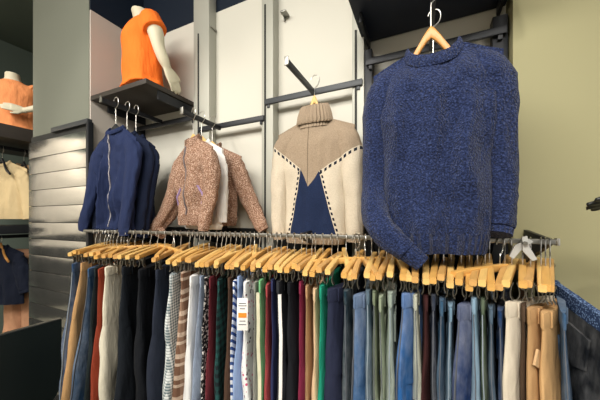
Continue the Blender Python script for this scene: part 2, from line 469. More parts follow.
def side_stripe_mesh(P, half, inset=.0, off=.0):
    # strip that runs down the outer edge of the near leg
    m = MB(); rings = []; L = P['L']; seed = P['seed']
    for i in range(34):
        z = -.04 - (L-.05)*i/33; f = -z/L; f2 = max(0, (-z-.20)/(L-.20))
        if -z < .2: y = -tr_half(z, P)[0]
        else:
            a = (P['hh']*.53)*(1-smoothstep(0, .45, f2)) + P['lh']*smoothstep(0, .45, f2) + (P['hem']-P['lh'])*smoothstep(.45, 1, f2)
            yc = -((P['hh']-P['hh']*.53)*(1-f2) + (P['hem']+.012)*f2) - .004
            y = yc - a
            y = yc - a*math.cos(P['tw']*f2)
        x = off + P['sx']*f**1.1 + (.006*nz(z*3, seed, 1.3) + .005*nz(z*8, seed, 4.1))*min(1, f*4)
        y += P['sy']*f + .008*nz(z*4, seed, 7.7)*min(1, f*4)
        if -z > .2:
            a_ = (P['hh']*.53)*(1-smoothstep(0, .45, f2)) + P['lh']*smoothstep(0, .45, f2)
            x += -P['tw']*f2*a_
        rings.append([(x-half, y+.004, z), (x-half, y-.002, z), (x+half, y-.002, z), (x+half, y+.004, z)])
    m.loft(rings); return m
WAISTZ = 1.087
MATC = {}
def cm(kind, h):
    k = (kind, h)
    if k not in MATC:
        MATC[k] = {'p': lambda: m_fabric('fabric_'+h, h), 'j': lambda: m_denim('denim_'+h, h)}[kind]()
    return MATC[k]
SPECIAL = {'gingham': m_gingham(), 'plaid': m_plaid_brown(), 'gplaid': m_plaid_green(), 'stripe': m_stripe(), 'floral': m_floral(), 'print': m_print()}
M['lining'] = m_gingham(); 
t = NT('blue_dotted_lining'); M['lining'] = t.fin(t.mix(t.M('LESS_THAN', t.vor(170), .38), lin('24385c'), lin('7088ac')), .85)

# near edge column at mid height, drift of the legs, turn of the hanger, cloth, short name, label
T = [
 (70, -9, 0, 'j', '2a4a72', 'dark blue jeans at the far left', 'dark blue jeans hanging first at the left end of the rail'),
 (79, -13, 2, 'p', 'bd9567', 'tan chinos between blue jeans', 'tan chinos hanging between two pairs of blue jeans at the left'),
 (86, -11, 1, 'j', '3a5f88', 'mid blue jeans right of the tan chinos', 'mid blue jeans hanging just right of the tan chinos'),
 (92, -4, 0, 'p', '1e2628', 'narrow black trousers left of the rust ones', 'narrow black trousers showing as a sliver left of the rust pair'),
 (95.5, -3, 3, 'p', '8f3d2a', 'rust red trousers', 'rust red trousers hanging left of the cream pair'),
 (104, -4, -3, 'p', 'ddd6c2', 'cream corduroys', 'cream trousers with a creased leg right of the rust pair'),
 (120, -2, -6, 'p', '181d24', 'black trousers right of the cream pair', 'wide black trousers hanging right next to the cream pair'),
 (138, -1, 0, 'p', '13161c', 'second black trousers from the cream pair', 'narrower black trousers, second to the right of the cream pair'),
 (154, -1, 0, 'p', '242a38', 'charcoal navy trousers left of the gingham', 'charcoal navy trousers hanging left of the gingham pair'),
 (168, -4, -3, 's', 'gingham', 'grey gingham trousers', 'fine grey and white gingham trousers'),
 (180, -6, 2, 's', 'plaid', 'brown checked trousers', 'brown trousers with pale horizontal check bands'),
 (190, -7, -2, 'p', 'e8e9ea', 'white trousers right of the brown check', 'plain white trousers right of the brown checked pair'),
 (197, -4, 0, 'p', '8f9cb2', 'grey blue trousers', 'pale grey blue trousers behind the plain white pair'),
 (202, -2, 0, 's', 'print', 'black and white printed trousers', 'black and white printed trousers showing as a thin strip'),
 (207, -1, -4, 'p', '6a2a33', 'burgundy trousers left of the green plaid', 'burgundy trousers hanging left of the dark green plaid pair'),
 (216, 0, -8, 's', 'gplaid', 'dark green plaid trousers', 'dark green plaid trousers hanging right of the burgundy pair'),
 (227, -2, -2, 'p', '4c382d', 'dark brown trousers', 'dark brown trousers hanging right of the green plaid pair'),
 (232, -4, 0, 's', 'stripe', 'blue and white striped trousers', 'blue and white striped trousers left of the pair with the price tag'),
 (237, -3, 3, 'p', '8fa6cf', 'pale blue trousers', 'plain pale blue trousers left of the floral pair'),
 (243, 2, -2, 's', 'floral', 'white floral trousers', 'white floral trousers with a paper price tag in front'),
 (253, 2, 0, 'p', '85867f', 'mid grey trousers', 'mid grey trousers hanging right of the floral pair'),
 (259, 4, 0, 'p', '72b47e', 'pale green trousers', 'pale green trousers with a cream side stripe'),
 (265, 3, -3, 'p', 'a5484b', 'rose red trousers', 'rose red trousers hanging right of the pale green pair'),
 (270.5, 5, 0, 'p', '2b3156', 'navy trousers right of the rose red ones', 'navy trousers hanging right of the rose red pair'),
 (277, 6, -3, 'p', '2b2d33', 'charcoal trousers with a white stripe', 'charcoal track trousers with a white side stripe'),
 (287, 5, -6, 'p', '16181d', 'black trousers right of the white stripe', 'black trousers between the white striped pair and a burgundy pair'),
 (298.5, 3, -4, 'p', '7a2440', 'wine red trousers', 'wine red trousers hanging left of the brown and beige pairs'),
 (305, 3, -2, 'p', 'b08a66', 'tan trousers right of the wine red', 'tan brown trousers right of the wine red pair'),
 (312, 3, -4, 'p', 'd9ba96', 'beige trousers left of the teal', 'pale beige trousers hanging left of the teal green pair'),
 (319.5, 3, 0, 'p', '1f8f74', 'teal green trousers', 'bright teal green trousers showing as a narrow strip'),
 (328, 2, -26, 'p', '252a40', 'wide dark navy trousers', 'wide dark navy trousers right of the teal green pair'),
 (344, 1, -10, 'j', '203a48', 'dark petrol jeans', 'dark petrol blue jeans hanging left of the belt looped blue jeans'),
 (354, 4, -24, 'j', '426b9c', 'mid blue jeans turned to show belt loops', 'mid blue jeans turned to the front with belt loops showing'),
 (367, 3, -8, 'j', '506c80', 'slate blue jeans left of the sage ones', 'slate blue jeans hanging left of the olive and sage pairs'),
 (372.5, 3, -6, 'j', '7f8d6f', 'light olive jeans', 'light olive jeans showing as a strip beside the sage pair'),
 (379, 3, -8, 'j', 'a9b79b', 'pale sage jeans', 'pale sage green jeans left of the grey green pair'),
 (390, -3, -6, 'j', 'aabaae', 'pale grey green jeans', 'pale grey green jeans left of the bright blue pair'),
 (403, -8, -8, 'j', '2f6db4', 'bright blue jeans', 'bright blue jeans under the sweater cuff'),
 (415, 5, -12, 'j', 'cfd3c0', 'off white ripped jeans', 'off white jeans with worn rips right of the bright blue pair'),
 (426, 0, -12, 'p', '3c1f20', 'dark maroon trousers', 'dark maroon trousers showing as a sliver right of the off white jeans'),
 (433, 0, -11, 'j', '1e2c44', 'ink blue jeans', 'ink blue jeans hanging right of the dark maroon sliver'),
 (441, 0, -12, 'j', '2f5a7c', 'teal blue jeans', 'teal blue jeans left of a faded light blue pair'),
 (450, -3, -13, 'j', '82a6c0', 'faded light blue jeans left of the royal blue', 'faded light blue jeans hanging left of the royal blue pair'),
 (459, 2, -16, 'j', '233f74', 'royal blue jeans', 'royal blue jeans with a dark pocket side'),
 (473, 2, -15, 'j', '8fb3ce', 'sky blue jeans', 'sky blue jeans right of the royal blue pair'),
 (482, 3, -16, 'j', '506348', 'olive green jeans', 'olive green worn jeans right of the sky blue pair'),
 (491, 4, -17, 'j', '48647c', 'slate jeans right of the olive green', 'slate blue jeans hanging right of the olive green pair'),
 (499, 4, -18, 'j', '1f406e', 'deep blue jeans', 'deep blue jeans left of the folded cream pair'),
 (506, 5, -36, 'p', 'd3c8b5', 'cream trousers turned to the front', 'cream trousers turned to the front at the right end'),
 (523, 3, -20, 'p', '4e3d2f', 'dark brown trousers at the right', 'dark brown trousers between the cream and tan pairs at the right'),
 (528, 7, -26, 'p', 'b58f64', 'tan trousers with flap pocket', 'tan trousers with a pale flap pocket at the right end'),
 (544, 11, -16, 'p', 'c39d6e', 'camel trousers', 'camel trousers hanging right of the tan pair with flap'),
 (555, 12, -8, 'j', '42658a', 'blue jeans behind the camel pair', 'blue jeans peeking out right of the camel trousers'),
 (561, 10, 4, 'j', '1c2129', 'black jeans at the far right', 'black jeans with a blue lined waistband, last at the right end'),
]
H_ = .195
TURN = {6: -4, 26: -3}
SWING = {30: -24, 32: -34, 48: -30, 50: -20, 51: -17, 53: 23, 43: -26, 37: -22}
HALF = {30, 32, 48, 50, 51, 43, 37}            # folded lengthwise, hung by one clip
rows = []
for i, r in enumerate(T):
    prof = [(60, 34), (150, 27), (250, 18), (310, 10), (370, 3), (430, -3), (517, -15), (560, -17)]
    for (p0, f0), (p1, f1) in zip(prof, prof[1:]):
        if p0 <= r[0] <= p1 or p1 == 560: base = f0 + (f1-f0)*(r[0]-p0)/(p1-p0); break
    ph = R_(base + TURN.get(i, 0) + random.uniform(-3.5, 3.5))
    xh = -.5
    for _ in range(20):
        dn = RLs(xh) - H_*math.cos(ph); xh = SX(r[0], dn) - H_*math.sin(ph)
    rows.append([xh, ph, dn])
rows[-1][0] = min(rows[-1][0], rx1 - .014)
for i in range(len(rows)-2, -1, -1):
    rows[i][0] = min(rows[i][0], rows[i+1][0] - .011)
rows[0][0] = max(rows[0][0], rx0 + .02)
for i in range(1, len(rows)):
    rows[i][0] = max(rows[i][0], rows[i-1][0] + .011)
for i, r in enumerate(T):
    x, ph, dn = rows[i]
    px, drift, _, kd, col, short, label = r
    near = [rows[j][0] for j in (i-1, i+1) if 0 <= j < len(T)]
    gap = sum(abs(x-n) for n in near)/len(near)*math.cos(ph)
    tk = min(.030, max(.0115, gap*.50))
    zc = DEP(px, dn)
    rnd = random.Random(i*7+1)
    dz = -.022*rnd.random()
    Lp = rnd.uniform(.93, 1.0)
    sx = drift*zc/F*1.05*1.35
    P = dict(L=Lp, wh=.178+.012*rnd.random(), hh=.190+.010*rnd.random(), lh=.112, hem=rnd.uniform(.085, .10), tk=tk, seed=i*3.17, sx=sx, sy=rnd.uniform(-.015, .01), tw=rnd.uniform(-.10, .10))
    tl = rnd.uniform(-.01, .10); zoff = -.18*math.sin(tl)
    if i in HALF: P.update(wh=.095, hh=.108, lh=.060, hem=.055, tk=tk*1.15)
    if kd == 's': mat = SPECIAL[col]
    else: mat = cm(kd, col)
    t = thing('trousers' if kd != 'j' else 'jeans', label, 'trousers', (x, RLs(x), WAISTZ + dz), ph, 'trousers on the long rail')
    if i in SWING:
        ps = ph + R_(SWING[i])
        if i == 53: t.location = (x+.022, RLs(x)-.035, WAISTZ+dz+.012); t.rotation_euler = (R_(9), 0, ps); P['sy'] -= .16
        else:
            pv = P['wh']; nx, ny = x + .18*math.sin(ph), RLs(x) - .18*math.cos(ph)
            t.location = (nx - pv*math.sin(ps), ny + pv*math.cos(ps), WAISTZ+dz+zoff); t.rotation_euler = (0, 0, ps)
    else:
        t.location = (x + (.034 if i == 52 else 0) - .14*math.sin(tl)*math.sin(ph), RLs(x) + .14*math.sin(tl)*math.cos(ph), WAISTZ+dz)
        t.rotation_euler = (tl, 0, ph); P['sy'] -= math.tan(tl)*Lp
    obj('body', trouser_mesh(P), mat, t)
    wb = obj('waistband', waistband_mesh(P), M['lining'] if i == 53 else mat, t)
    # belt loops
    for y in ((-.13, -.04, .09) if i not in HALF else (-.06, .03)):
        for sd in (1,):
            a, bt = tr_half(-.02, P)
            xx = bt*1.12*(1-(abs(y)/a)**2.4)**.42 + .004
            m = MB(); m.box(((xx-.001)*sd, y, -.019), (.004, .010, .042), bev=.001); obj('belt_loop', m, mat, wb)
    m = MB(); m.box((.002, -P['wh']-.0025, -.019), (.0055, .003, .040), bev=.001); obj('belt_loop', m, mat, wb)
    if kd == 'j':
        sm = cm('j', col)
        obj('side_seam', side_stripe_mesh(P, .0012), cm('p', '5c6068' if i % 3 else '8d99a4'), t)
        for sd in (1, -1):
            m = MB(); pts = []
            a, bt = tr_half(-.12, P)
            for (yy, zz) in ((-.135, -.075), (-.035, -.075), (-.038, -.16), (-.085, -.18), (-.132, -.16)):
                pts.append((yy, zz))
            x1 = sd*bt*.6; x2 = sd*(bt*1.0+.0015)
            n = len(pts)
            m.add([(x1, y, z) for y, z in pts]+[(x2, y, z) for y, z in pts],
                  [tuple(range(n)), tuple(range(2*n-1, n-1, -1))]+[(k, (k+1) % n, n+(k+1) % n, n+k) for k in range(n)])
            if sd == (1 if px < 425 else -1) and i not in HALF: obj('back_pocket', m, mat, t, smooth=False)
    if 'pale green' in short: obj('side_stripe', side_stripe_mesh(P, .006, off=-.006), cm('p', 'dcd9bd'), t)
    if 'white stripe' in short and 'charcoal' in short: obj('side_stripe', side_stripe_mesh(P, .0055, off=.006), M['white_fab'], t)
    if short == 'tan trousers with flap pocket':
        m = MB(); m.box((tk+.004, -.070, -.13), (.006, .060, .042), bev=.002, rot=Matrix.Rotation(-.5, 3, 'X')); obj('flap_pocket', m, cm('p', 'c9a67c'), t)
    if 'ripped' in short:
        for q in range(5):
            m = MB(); m.box((rnd.uniform(-.004, .004)+P['sx']*(.3+.1*q), -.205+.004*q, -.30-.07*q), (.018, .004, .007), bev=.001); obj('rip', m, cm('p', '4a4c48'), t)
    trouser_hanger(x, ph, 'wooden clip hanger holding the ' + short, i, tl)
# spare hangers squeezed in between the filled ones
for i in range(len(T)-1):
    g = rows[i+1][0] - rows[i][0]
    if g < .042: continue
    nb = 1
    for q in range(nb):
        f = (q+1)/(nb+1); rq = random.Random(i*31+q)
        trouser_hanger(rows[i][0]+g*f, rows[i][1]*(1-f)+rows[i+1][1]*f + R_(rq.uniform(-9, 14)),
            'spare clip hanger right after the ' + T[i][5], i+q, rq.uniform(-.03, .14))
# loose hangers turned across the row
for x, rz, lab, tl in ((SX(176, .96), R_(75), 'empty wooden clip hanger lying askew under the brown jacket cuff', .10), (SX(356, 1.02), R_(-62), 'empty wooden clip hanger turned broadside left of the big sweater', .02),
                   (SX(128, .93), R_(-48), 'empty wooden clip hanger turned broadside under the navy jackets', .05), (SX(500, 1.05), R_(-44), 'empty wooden clip hanger turned broadside right of the big sweater', 0)):
    trouser_hanger(x, rz, lab, 1, tl)
# big silver clip at the right end of the rail
xq = SX(524, 1.03)
o = thing('silver_clip', 'big silver plastic clip gripping the right end of the rail', 'clip', (xq, 1.035, 1.225))
for s_ in (-1, 1):
    m = MB()
    pts = [(-.006, .020), (.006, .024), (.012, -.01), (.030, -.045), (.018, -.05), (-.004, -.022)]
    ang = .0 if s_ < 0 else -1.05
    q = [(x*math.cos(ang)-z*math.sin(ang), x*math.sin(ang)+z*math.cos(ang)) for x, z in pts]
    n = len(q); y0 = -.012 + .012*(s_ > 0)
    m.add([(x, y0, z) for x, z in q]+[(x, y0+.010, z) for x, z in q], [tuple(range(n)), tuple(range(2*n-1, n-1, -1))]+[(k, (k+1) % n, n+(k+1) % n, n+k) for k in range(n)])
    obj('jaw', m, m_plain('grey_clip_plastic', 'a4a5a2', .4), o, smooth=False)
m = MB(); m.tube([(0, -.02, .002), (0, .012, .002)], .006, 12, up=(0, 0, 1)); obj('pivot', m, M['steel'], o)
# price tag
yt = rows[19][2] - .045; xt = SX(242.5, yt)
o = thing('price_tag', 'white paper price tag with orange sticker on the floral trousers', 'price tag', (xt, yt, HZ(242, 298, yt)), R_(24))
m = MB(); m.box((0, 0, -.055), (.036, .0015, .11), bev=.0005); obj('card', m, M['card'], o)
m = MB(); m.box((0, -.0015, -.058), (.028, .001, .016)); obj('orange_sticker', m, M['orange_label'], o, smooth=False)
for zz, ww in ((-.018, .024), (-.026, .028), (-.036, .018), (-.078, .02), (-.09, .026)):
    m = MB(); m.box((0, -.0012, zz), (ww, .0008, .003)); obj('printed_line', m, M['ink'], o, smooth=False)
m = MB(); m.tube([(0, 0, -.004), (.004, .01, .03), (.008, .03, .06)], .0008, 5); obj('string', m, M['card'], o)

# ------------------------------------------------------------------ hung tops
def coat_hanger(loc, label, half=.19, drop=.05, hook_h=.10, mat='wood_dark', group='coat hangers on the wall arms', rz=0, nd=.055):
    t = thing('coat_hanger', label, 'hanger', loc, rz, group)   # origin: where the hook hangs on the arm
    m = MB(); rings = []
    for i in range(25):
        u = -1 + 2*i/24; x = u*half; z = -hook_h - nd*smoothstep(-.01, .075, abs(x)) - .02*smoothstep(.05, .11, abs(x)) - drop*max(0, abs(x)-.05)/(half-.05)
        hz = .020*(1-.55*abs(u)); hy = .0065; y = -.012*abs(u)
        rings.append([(x, y+hy*math.copysign(abs(math.cos(a))**.5, math.cos(a)), z+hz*math.copysign(abs(math.sin(a))**.6, math.sin(a))) for a in [2*PI*(j+.5)/12 for j in range(12)]])
    m.loft(rings); obj('wooden_shoulders', m, M[mat], t)
    p = [(0, 0, -hook_h+.012), (0, 0, -.052), (.004, 0, -.042), (.018, 0, -.030), (.024, 0, -.010), (.019, 0, .010), (.004, 0, .0185), (-.012, 0, .013), (-.018, 0, .0)]
    m = MB(); m.tube(cat(p, 32), .002, 7); obj('hook', m, M['chrome'], t)
    return t
def ring_pts(v, G, front_only=False):
    """closed outline of the body at height fraction v (0 hem, 1 shoulder line)"""
    N = 44; pts = []
    hw = G['hw'](v)
    for side in (0, 1):
        for j in range(N):
            u = -math.cos(PI*j/N) if side == 0 else math.cos(PI*j/N)
            xt = u*G['hw'](1.0); ax = abs(xt)
            nh, nd = G['nh'], G['nd']
            zt = -G['drop']*max(0, (ax-nh))/(G['hw'](1)-nh)
            if ax < nh:
                k = math.sqrt(max(0, 1-(ax/nh)**2))
                zt = -(G['dipf'] if side == 0 else G['dipb'])*k
                dn = nd*k
            else: dn = 0.004
            zh = -G['L'] + G.get('hemcurve', 0)*(1-u*u)
            zz = zh + v*(zt-zh)
            dep = G['dp']*(max(0, 1-abs(u)**2.6))**.55
            w = smoothstep(.80, 1.0, v)
            yy = dep*(1-w) + dn*w
            fold = G['fold']*(.6*math.sin(u*G.get('fk', 11)+G['seed']+1.5*nz(v*2, u*2, G['seed']+4)) + 1.5*nz(u*4.5, v*1.6, G['seed']))*(1-.85*smoothstep(.30, .95, v))*(1-abs(u)**4)
            fold += G['wr']*(1.3*nz(xt*12, zz*7, G['seed']+3) + .7*nz(xt*26, zz*15, G['seed']+9) + .35*nz(xt*60, zz*40, G['seed']))*(1-w)
            yy = yy + (fold if side == 0 else -fold)
            xx = u*hw + .006*nz(zz*6, side, G['seed'])*(1-w)
            pts.append((xx, -yy if side == 0 else yy, zz))
    return pts
def hung_top(name, label, cat_, group, loc, rz, G, mats, collar='rib', sleeves=(), hem='rib', zipped=False, extra=None):
    t = thing(name, label, cat_, loc, rz, group)
    bmat, rib = mats
    m = MB(); rows_ = 46
    m.loft([ring_pts(i/rows_, G) for i in range(rows_+1)], True, False)
    obj('body', m, bmat, t)
    nh, nd = G['nh'], G['nd']
    if collar == 'rib':
        m = MB(); pts = []; n = 220
        for j in range(n):
            a = 2*PI*j/n; x = nh*math.cos(a); y = -nd*math.sin(a)
            z = -(G['dipf'] if math.sin(a) > 0 else G['dipb'])*abs(math.sin(a))
            pts.append(Vector((x, y, z)))
        rings = []
        cw = G.get('cw', .014)
        for j, p in enumerate(pts):
            o_ = Vector((p.x, p.y*1.4, 0)).normalized()
            k = 1 + .22*math.cos(j*2*PI/5.0)
            rings.append([p + o_*(.006*k*math.cos(b))+Vector((0, 0, 1))*(cw*math.sin(b)+.001) - o_*.004*math.sin(b) for b in [2*PI*q/10 for q in range(10)]])
        rings.append(rings[0]); m.loft(rings, False, False); obj('neckband', m, rib, t)
    elif collar == 'turtle':
        m = MB(); rings = []; n = 192
        for (k, z) in ((1.12, -.035), (1.04, -.005), (.92, .03), (.88, .060), (.94, .070), (1.08, .060), (1.26, .020), (1.34, -.012), (1.24, -.018)):
            rings.append([])
            for j in range(n):
                a = 2*PI*j/n; rb = 1 + .045*math.cos(a*30)
                rings[-1].append((nh*k*rb*math.cos(a), -nd*k*rb*math.sin(a), z - G['dipf']*.35*max(0, math.sin(a))))
        m.loft(rings, False, False); obj('roll_collar', m, rib, t)
    elif collar == 'stand':
        m = MB(); rings = []; n = 60
        for (k, z) in ((1.0, -.012), (1.0, .026), (.90, .027), (.90, -.012)):
            rings.append([])
            for j in range(n):
                a = -PI*.46 + (2*PI*.96)*j/(n-1) - PI/2 + PI/2 + PI*.02
                a = PI/2 + .10 + (2*PI-.20)*j/(n-1)
                x = nh*k*math.cos(a); y = -nd*k*math.sin(a)
                rings[-1].append((x, y, z - (G['dipf'] if math.sin(a) > 0 else G['dipb'])*abs(math.sin(a))))
        rings.append(rings[0]); m.loft(rings, closed=False); obj('collar', m, rib, t)
    for path, rads in sleeves:
        p0 = path[0]; top = -G['drop']
        path = [(p0[0]*.60, p0[1], top*.55-.045), (p0[0]*.97, p0[1], (p0[2]+top-.055)/2)] + list(path[1:])
        rads = [(.043, .020), (rads[0][0]*.90, rads[0][1]*.9)] + list(rads[1:])
        m = MB(); pc = cat(path, 40); rc = cat(rads, 40); sd = G['seed']
        body_end = 36 if hem else 40
        def mod(i, j, an): return 1 + .13*nz(i*.22, math.cos(an)*1.6+sd, math.sin(an)*1.6) + .10*nz(i*.6, math.cos(an)*2.2, sd+math.sin(an)*2.2)
        m.tube(pc[:body_end+1], [tuple(r) for r in rc[:body_end+1]], 28, mod=mod)
        s_ = obj('sleeve', m, bmat, t)
        if hem:
            m = MB(); cf = pc[body_end:]
            m.tube(cf, [(r[0]*.90, r[1]*.90) for r in rc[body_end:]], 72, mod=lambda i, j, an: 1+.035*math.cos(j*2*PI/4)); obj('cuff', m, rib, s_)
    if hem:
        m = MB(); r0 = ring_pts(0.0, G); r1 = ring_pts(.03, G); rings = []
        hb = G.get('hb', .05)
        for dz, k in ((.004, 1.01), (-.004, 1.01), (-hb*.5, .985), (-hb, .955), (-hb-.003, .93)):
            rings.append([(p[0]*k*(1+.004*math.cos(q*PI)), p[1]*k + (.004*math.cos(q*PI)), p[2]+dz) for q, p in enumerate(r0)])
        m.loft(rings); obj('hem_band', m, rib, t)
    if zipped:
        m = MB(); rings = []
        for i in range(30):
            v = .02 + .96*i/29; p = front_pt(G, v, 0)
            rings.append([(p[0]+dx, p[1]+dy, p[2]) for dx, dy in ((-.0035, .002), (-.0035, -.004), (.0035, -.004), (.0035, .002))])
        m.loft(rings); z_ = obj('zip', m, M['zip'] if zipped is True else zipped, t)
        p = ring_pts(.93, G)[22]; m = MB(); m.box((p[0], p[1]-.006, p[2]-.01), (.008, .003, .022), bev=.001); obj('zip_pull', m, M['zip'], z_)
    if extra: extra(t, G)
    return t
def front_pt(G, v, x):
    r = ring_pts(v, G)[:45]
    for p, q in zip(r, r[1:]):
        if p[0] <= x <= q[0]:
            f = (x-p[0])/max(1e-6, q[0]-p[0]); return Vector(p)*(1-f)+Vector(q)*f
    return Vector(r[22])
def hw_fn(hem, mid, chest, sh):
    def f(v):
        if v < .4: return hem + (mid-hem)*smoothstep(0, .4, v)
        if v < .75: return mid + (chest-mid)*smoothstep(.4, .75, v)
        return chest + (sh-chest)*smoothstep(.75, 1, v)
    return f
# --- big blue boucle sweater
SB = .98; zb = 1.852
G = dict(hw=hw_fn(.155, .158, .172, .188), nh=.078, nd=.045, drop=.050, dipf=.058, dipb=.012, L=.60, dp=.064, fold=.018, wr=.012, seed=2.3, cw=.021, hb=.055, fk=9)
xb = SX(430, SB)+.008
slL = [(-.150, .01, -.100), (-.166, .012, -.17), (-.182, .02, -.30), (-.186, .01, -.44), (-.176, -.045, -.535), (-.140, -.085, -.595), (-.085, -.10, -.64), (-.030, -.10, -.685)]
rdL = [(.066, .050), (.060, .048), (.048, .046), (.045, .044), (.044, .040), (.042, .034), (.036, .028), (.028, .022)]
slR = [(.148, .01, -.095), (.168, .02, -.17), (.182, .03, -.30), (.186, .035, -.44), (.184, .035, -.55), (.178, .02, -.60)]
rdR = [(.066, .050), (.060, .048), (.047, .046), (.045, .044), (.044, .042), (.040, .036)]
hung_top('knit_sweater', 'large fuzzy blue crew neck sweater hanging in front at the right', 'sweater', None, (xb, SB, zb), 0, G, (M['boucle'], M['boucle']), 'rib', ((slL, rdL), (slR, rdR)))
coat_hanger((xb-.005, SB, 2.047), 'amber wooden hanger inside the big blue sweater', .165, .05, .135, nd=.095)
# --- dark garment hanging behind the big sweater
G2 = dict(hw=hw_fn(.16, .17, .175, .18), nh=.07, nd=.03, drop=.05, dipf=.04, dipb=.012, L=.60, dp=.022, fold=.006, wr=.006, seed=5.3, hb=.05)
sl2 = [(.140, .01, -.10), (.155, .01, -.18), (.168, .01, -.32), (.172, .01, -.46), (.172, .01, -.60)]
rd2 = [(.062, .03), (.060, .03), (.05, .03), (.046, .028), (.036, .026)]
hung_top('knit_sweater', 'dark navy sweater hidden behind the big blue sweater', 'sweater', None, (xb+.030, SB+.125, zb-.015), 0, G2, (M['navy_jkt_b'], M['navy_jkt_b']), 'rib', ((sl2, rd2), ([(-x, y, z) for x, y, z in sl2], rd2)))
coat_hanger((xb+.005, SB+.125, 2.047), 'wooden hanger inside the dark navy sweater at the back', .15, .05, .19)

# --- colour block turtleneck
DM = 1.20; xm = SX(311, DM)+.018; zm = 1.772
def loc(px, py): return SX(px, DM-.05)-xm, HZ(px, py, DM-.05)-zm
A, B_, Ap, B2, Cc = loc(272, 146), loc(301, 169), loc(309, 187), loc(319, 171), loc(358, 143)
NL0, NL1, NR0, NR1 = loc(301, 169), loc(289, 234), loc(319, 171), loc(335, 234)
t = NT('colour_block_knit')
lo, hi = -.30, .30
zlo, zhi = -.45, .05
pts = [(-.30, A[1]+.01), A, B_, Ap, B2, Cc, (.30, Cc[1]+.01)]
pts.sort()
fx = t.M('DIVIDE', t.M('SUBTRACT', t.x, lo), hi-lo)
rmp = t.ramp(fx, [((p[0]-lo)/(hi-lo), ((p[1]-zlo)/(zhi-zlo),)*3) for p in pts])
fz = t.M('MULTIPLY_ADD', rmp, zhi-zlo, zlo)
taupe = t.M('GREATER_THAN', t.z, fz)
def xline(p, q): return t.M('MULTIPLY_ADD', t.z, (q[0]-p[0])/(q[1]-p[1]), p[0]-p[1]*(q[0]-p[0])/(q[1]-p[1]))
xl, xrr = xline(NL0, NL1), xline(NR0, NR1)
navy = t.M('MULTIPLY', t.M('GREATER_THAN', t.x, xl), t.M('LESS_THAN', t.x, xrr))
out = t.M('SUBTRACT', 1.0, navy)
dz = t.M('ABSOLUTE', t.M('SUBTRACT', t.M('SUBTRACT', t.z, fz), -.012))
d1 = t.M('MULTIPLY', t.M('MULTIPLY', t.M('LESS_THAN', dz, .007), out), band(t, t.x, .022, .55))
low = t.M('LESS_THAN', t.z, max(B_[1], B2[1]))
ds = t.M('MINIMUM', t.M('ABSOLUTE', t.M('ADD', t.M('SUBTRACT', t.x, xl), .008)), t.M('ABSOLUTE', t.M('SUBTRACT', t.M('SUBTRACT', t.x, xrr), .008)))
d2 = t.M('MULTIPLY', t.M('MULTIPLY', t.M('LESS_THAN', ds, .0045), low), band(t, t.z, .024, .55))
kn = t.noise(230, 2)
ct = t.mix(kn, lin('7a6c5b'), lin('a5937e')); cc_ = t.mix(kn, lin('b0a592'), lin('d2c8b6')); cn = t.mix(kn, lin('141d34'), lin('222f4e'))
ct = t.mix(t.M('MULTIPLY', t.M('LESS_THAN', t.M('ABSOLUTE', t.M('ADD', t.x, .012)), .0022), .6), ct, lin('3f352a'))
col = t.mix(navy, cc_, cn)
dash = t.M('MAXIMUM', d1, d2)
col = t.mix(dash, col, lin('1b1f2c')); col = t.mix(taupe, col, ct)
t.bump(kn, .7, .003); M['block'] = t.fin(col, .92, 0, .15)
G = dict(hw=hw_fn(.152, .152, .168, .194), nh=.066, nd=.042, drop=.05, dipf=.035, dipb=.01, L=.545, dp=.055, fold=.007, wr=.006, seed=8.1, hb=.04, fk=7)
sl = [(.150, .0, -.10), (.170, .0, -.17), (.184, .0, -.30), (.190, .0, -.42), (.190, 0, -.52), (.188, 0, -.575)]
rd = [(.064, .045), (.058, .045), (.046, .044), (.042, .04), (.040, .036), (.034, .03)]
hung_top('turtleneck_sweater', 'beige, cream and navy colour block turtleneck sweater with dashed stitching', 'sweater', None, (xm, DM, zm), 0, G, (M['block'], M['taupe']), 'turtle', ((sl, rd), ([(-x, y, z) for x, y, z in sl], rd)))
coat_hanger((xm, DM, 1.966), 'pale wooden hanger in the turtleneck collar', .12, .05, .088, 'wood', nd=.17)

# --- brown tweed jackets and the white shirt between them
def jacket_pockets(mat):
    def f(t_, G):
        for sgn in (-1, 1):
            m = MB(); rings = []
            for i in range(9):
                p = front_pt(G, .17+.24*i/8, sgn*(.125-.030*i/8)); rings.append([(p.x+dx, p.y+dy, p.z) for dx, dy in ((-.003, .003), (-.003, -.006), (.003, -.006), (.003, .003))])
            m.loft(rings); obj('pocket_zip', m, mat, t_)
    return f
def tweed(d, x, z, seed, label, hooklabel, spread=.34, hookz=1.877, rz=0, Ln=.40, sp2=.2):
    G = dict(hw=hw_fn(.155, .168, .18, .198), nh=.060, nd=.040, drop=.065, dipf=.03, dipb=.01, L=Ln, dp=.042, fold=.022, wr=.016, seed=seed, hb=.045, fk=12)
    slL = [(-.155, 0, -.105), (-.185, -.01, -.18), (-.235, -.025, -.30), (-.285, -.05, -.40), (-.325, -.08, -.465), (-spread, -.10, -.50)]
    slR = [(.155, 0, -.105), (.185, 0, -.18), (.19+.15*sp2, 0, -.30), (.19+.3*sp2, -.01, -.38), (.19+.4*sp2, -.02, -.44), (.19+.45*sp2, -.02, -.47)]
    rd = [(.060, .038), (.054, .036), (.046, .030), (.042, .028), (.038, .026), (.032, .024)]
    hung_top('tweed_jacket', label, 'jacket', 'brown tweed jackets on the wall arm', (x, d, z), rz, G, (M['tweed'], M['tweed']), 'stand', ((slL, rd), (slR, rd)), 'rib', True, jacket_pockets(M['zip_lilac']))
    coat_hanger((x, d, hookz-.005), hooklabel, .165, .06, hookz-.005-z-.02, 'wood', rz=rz)
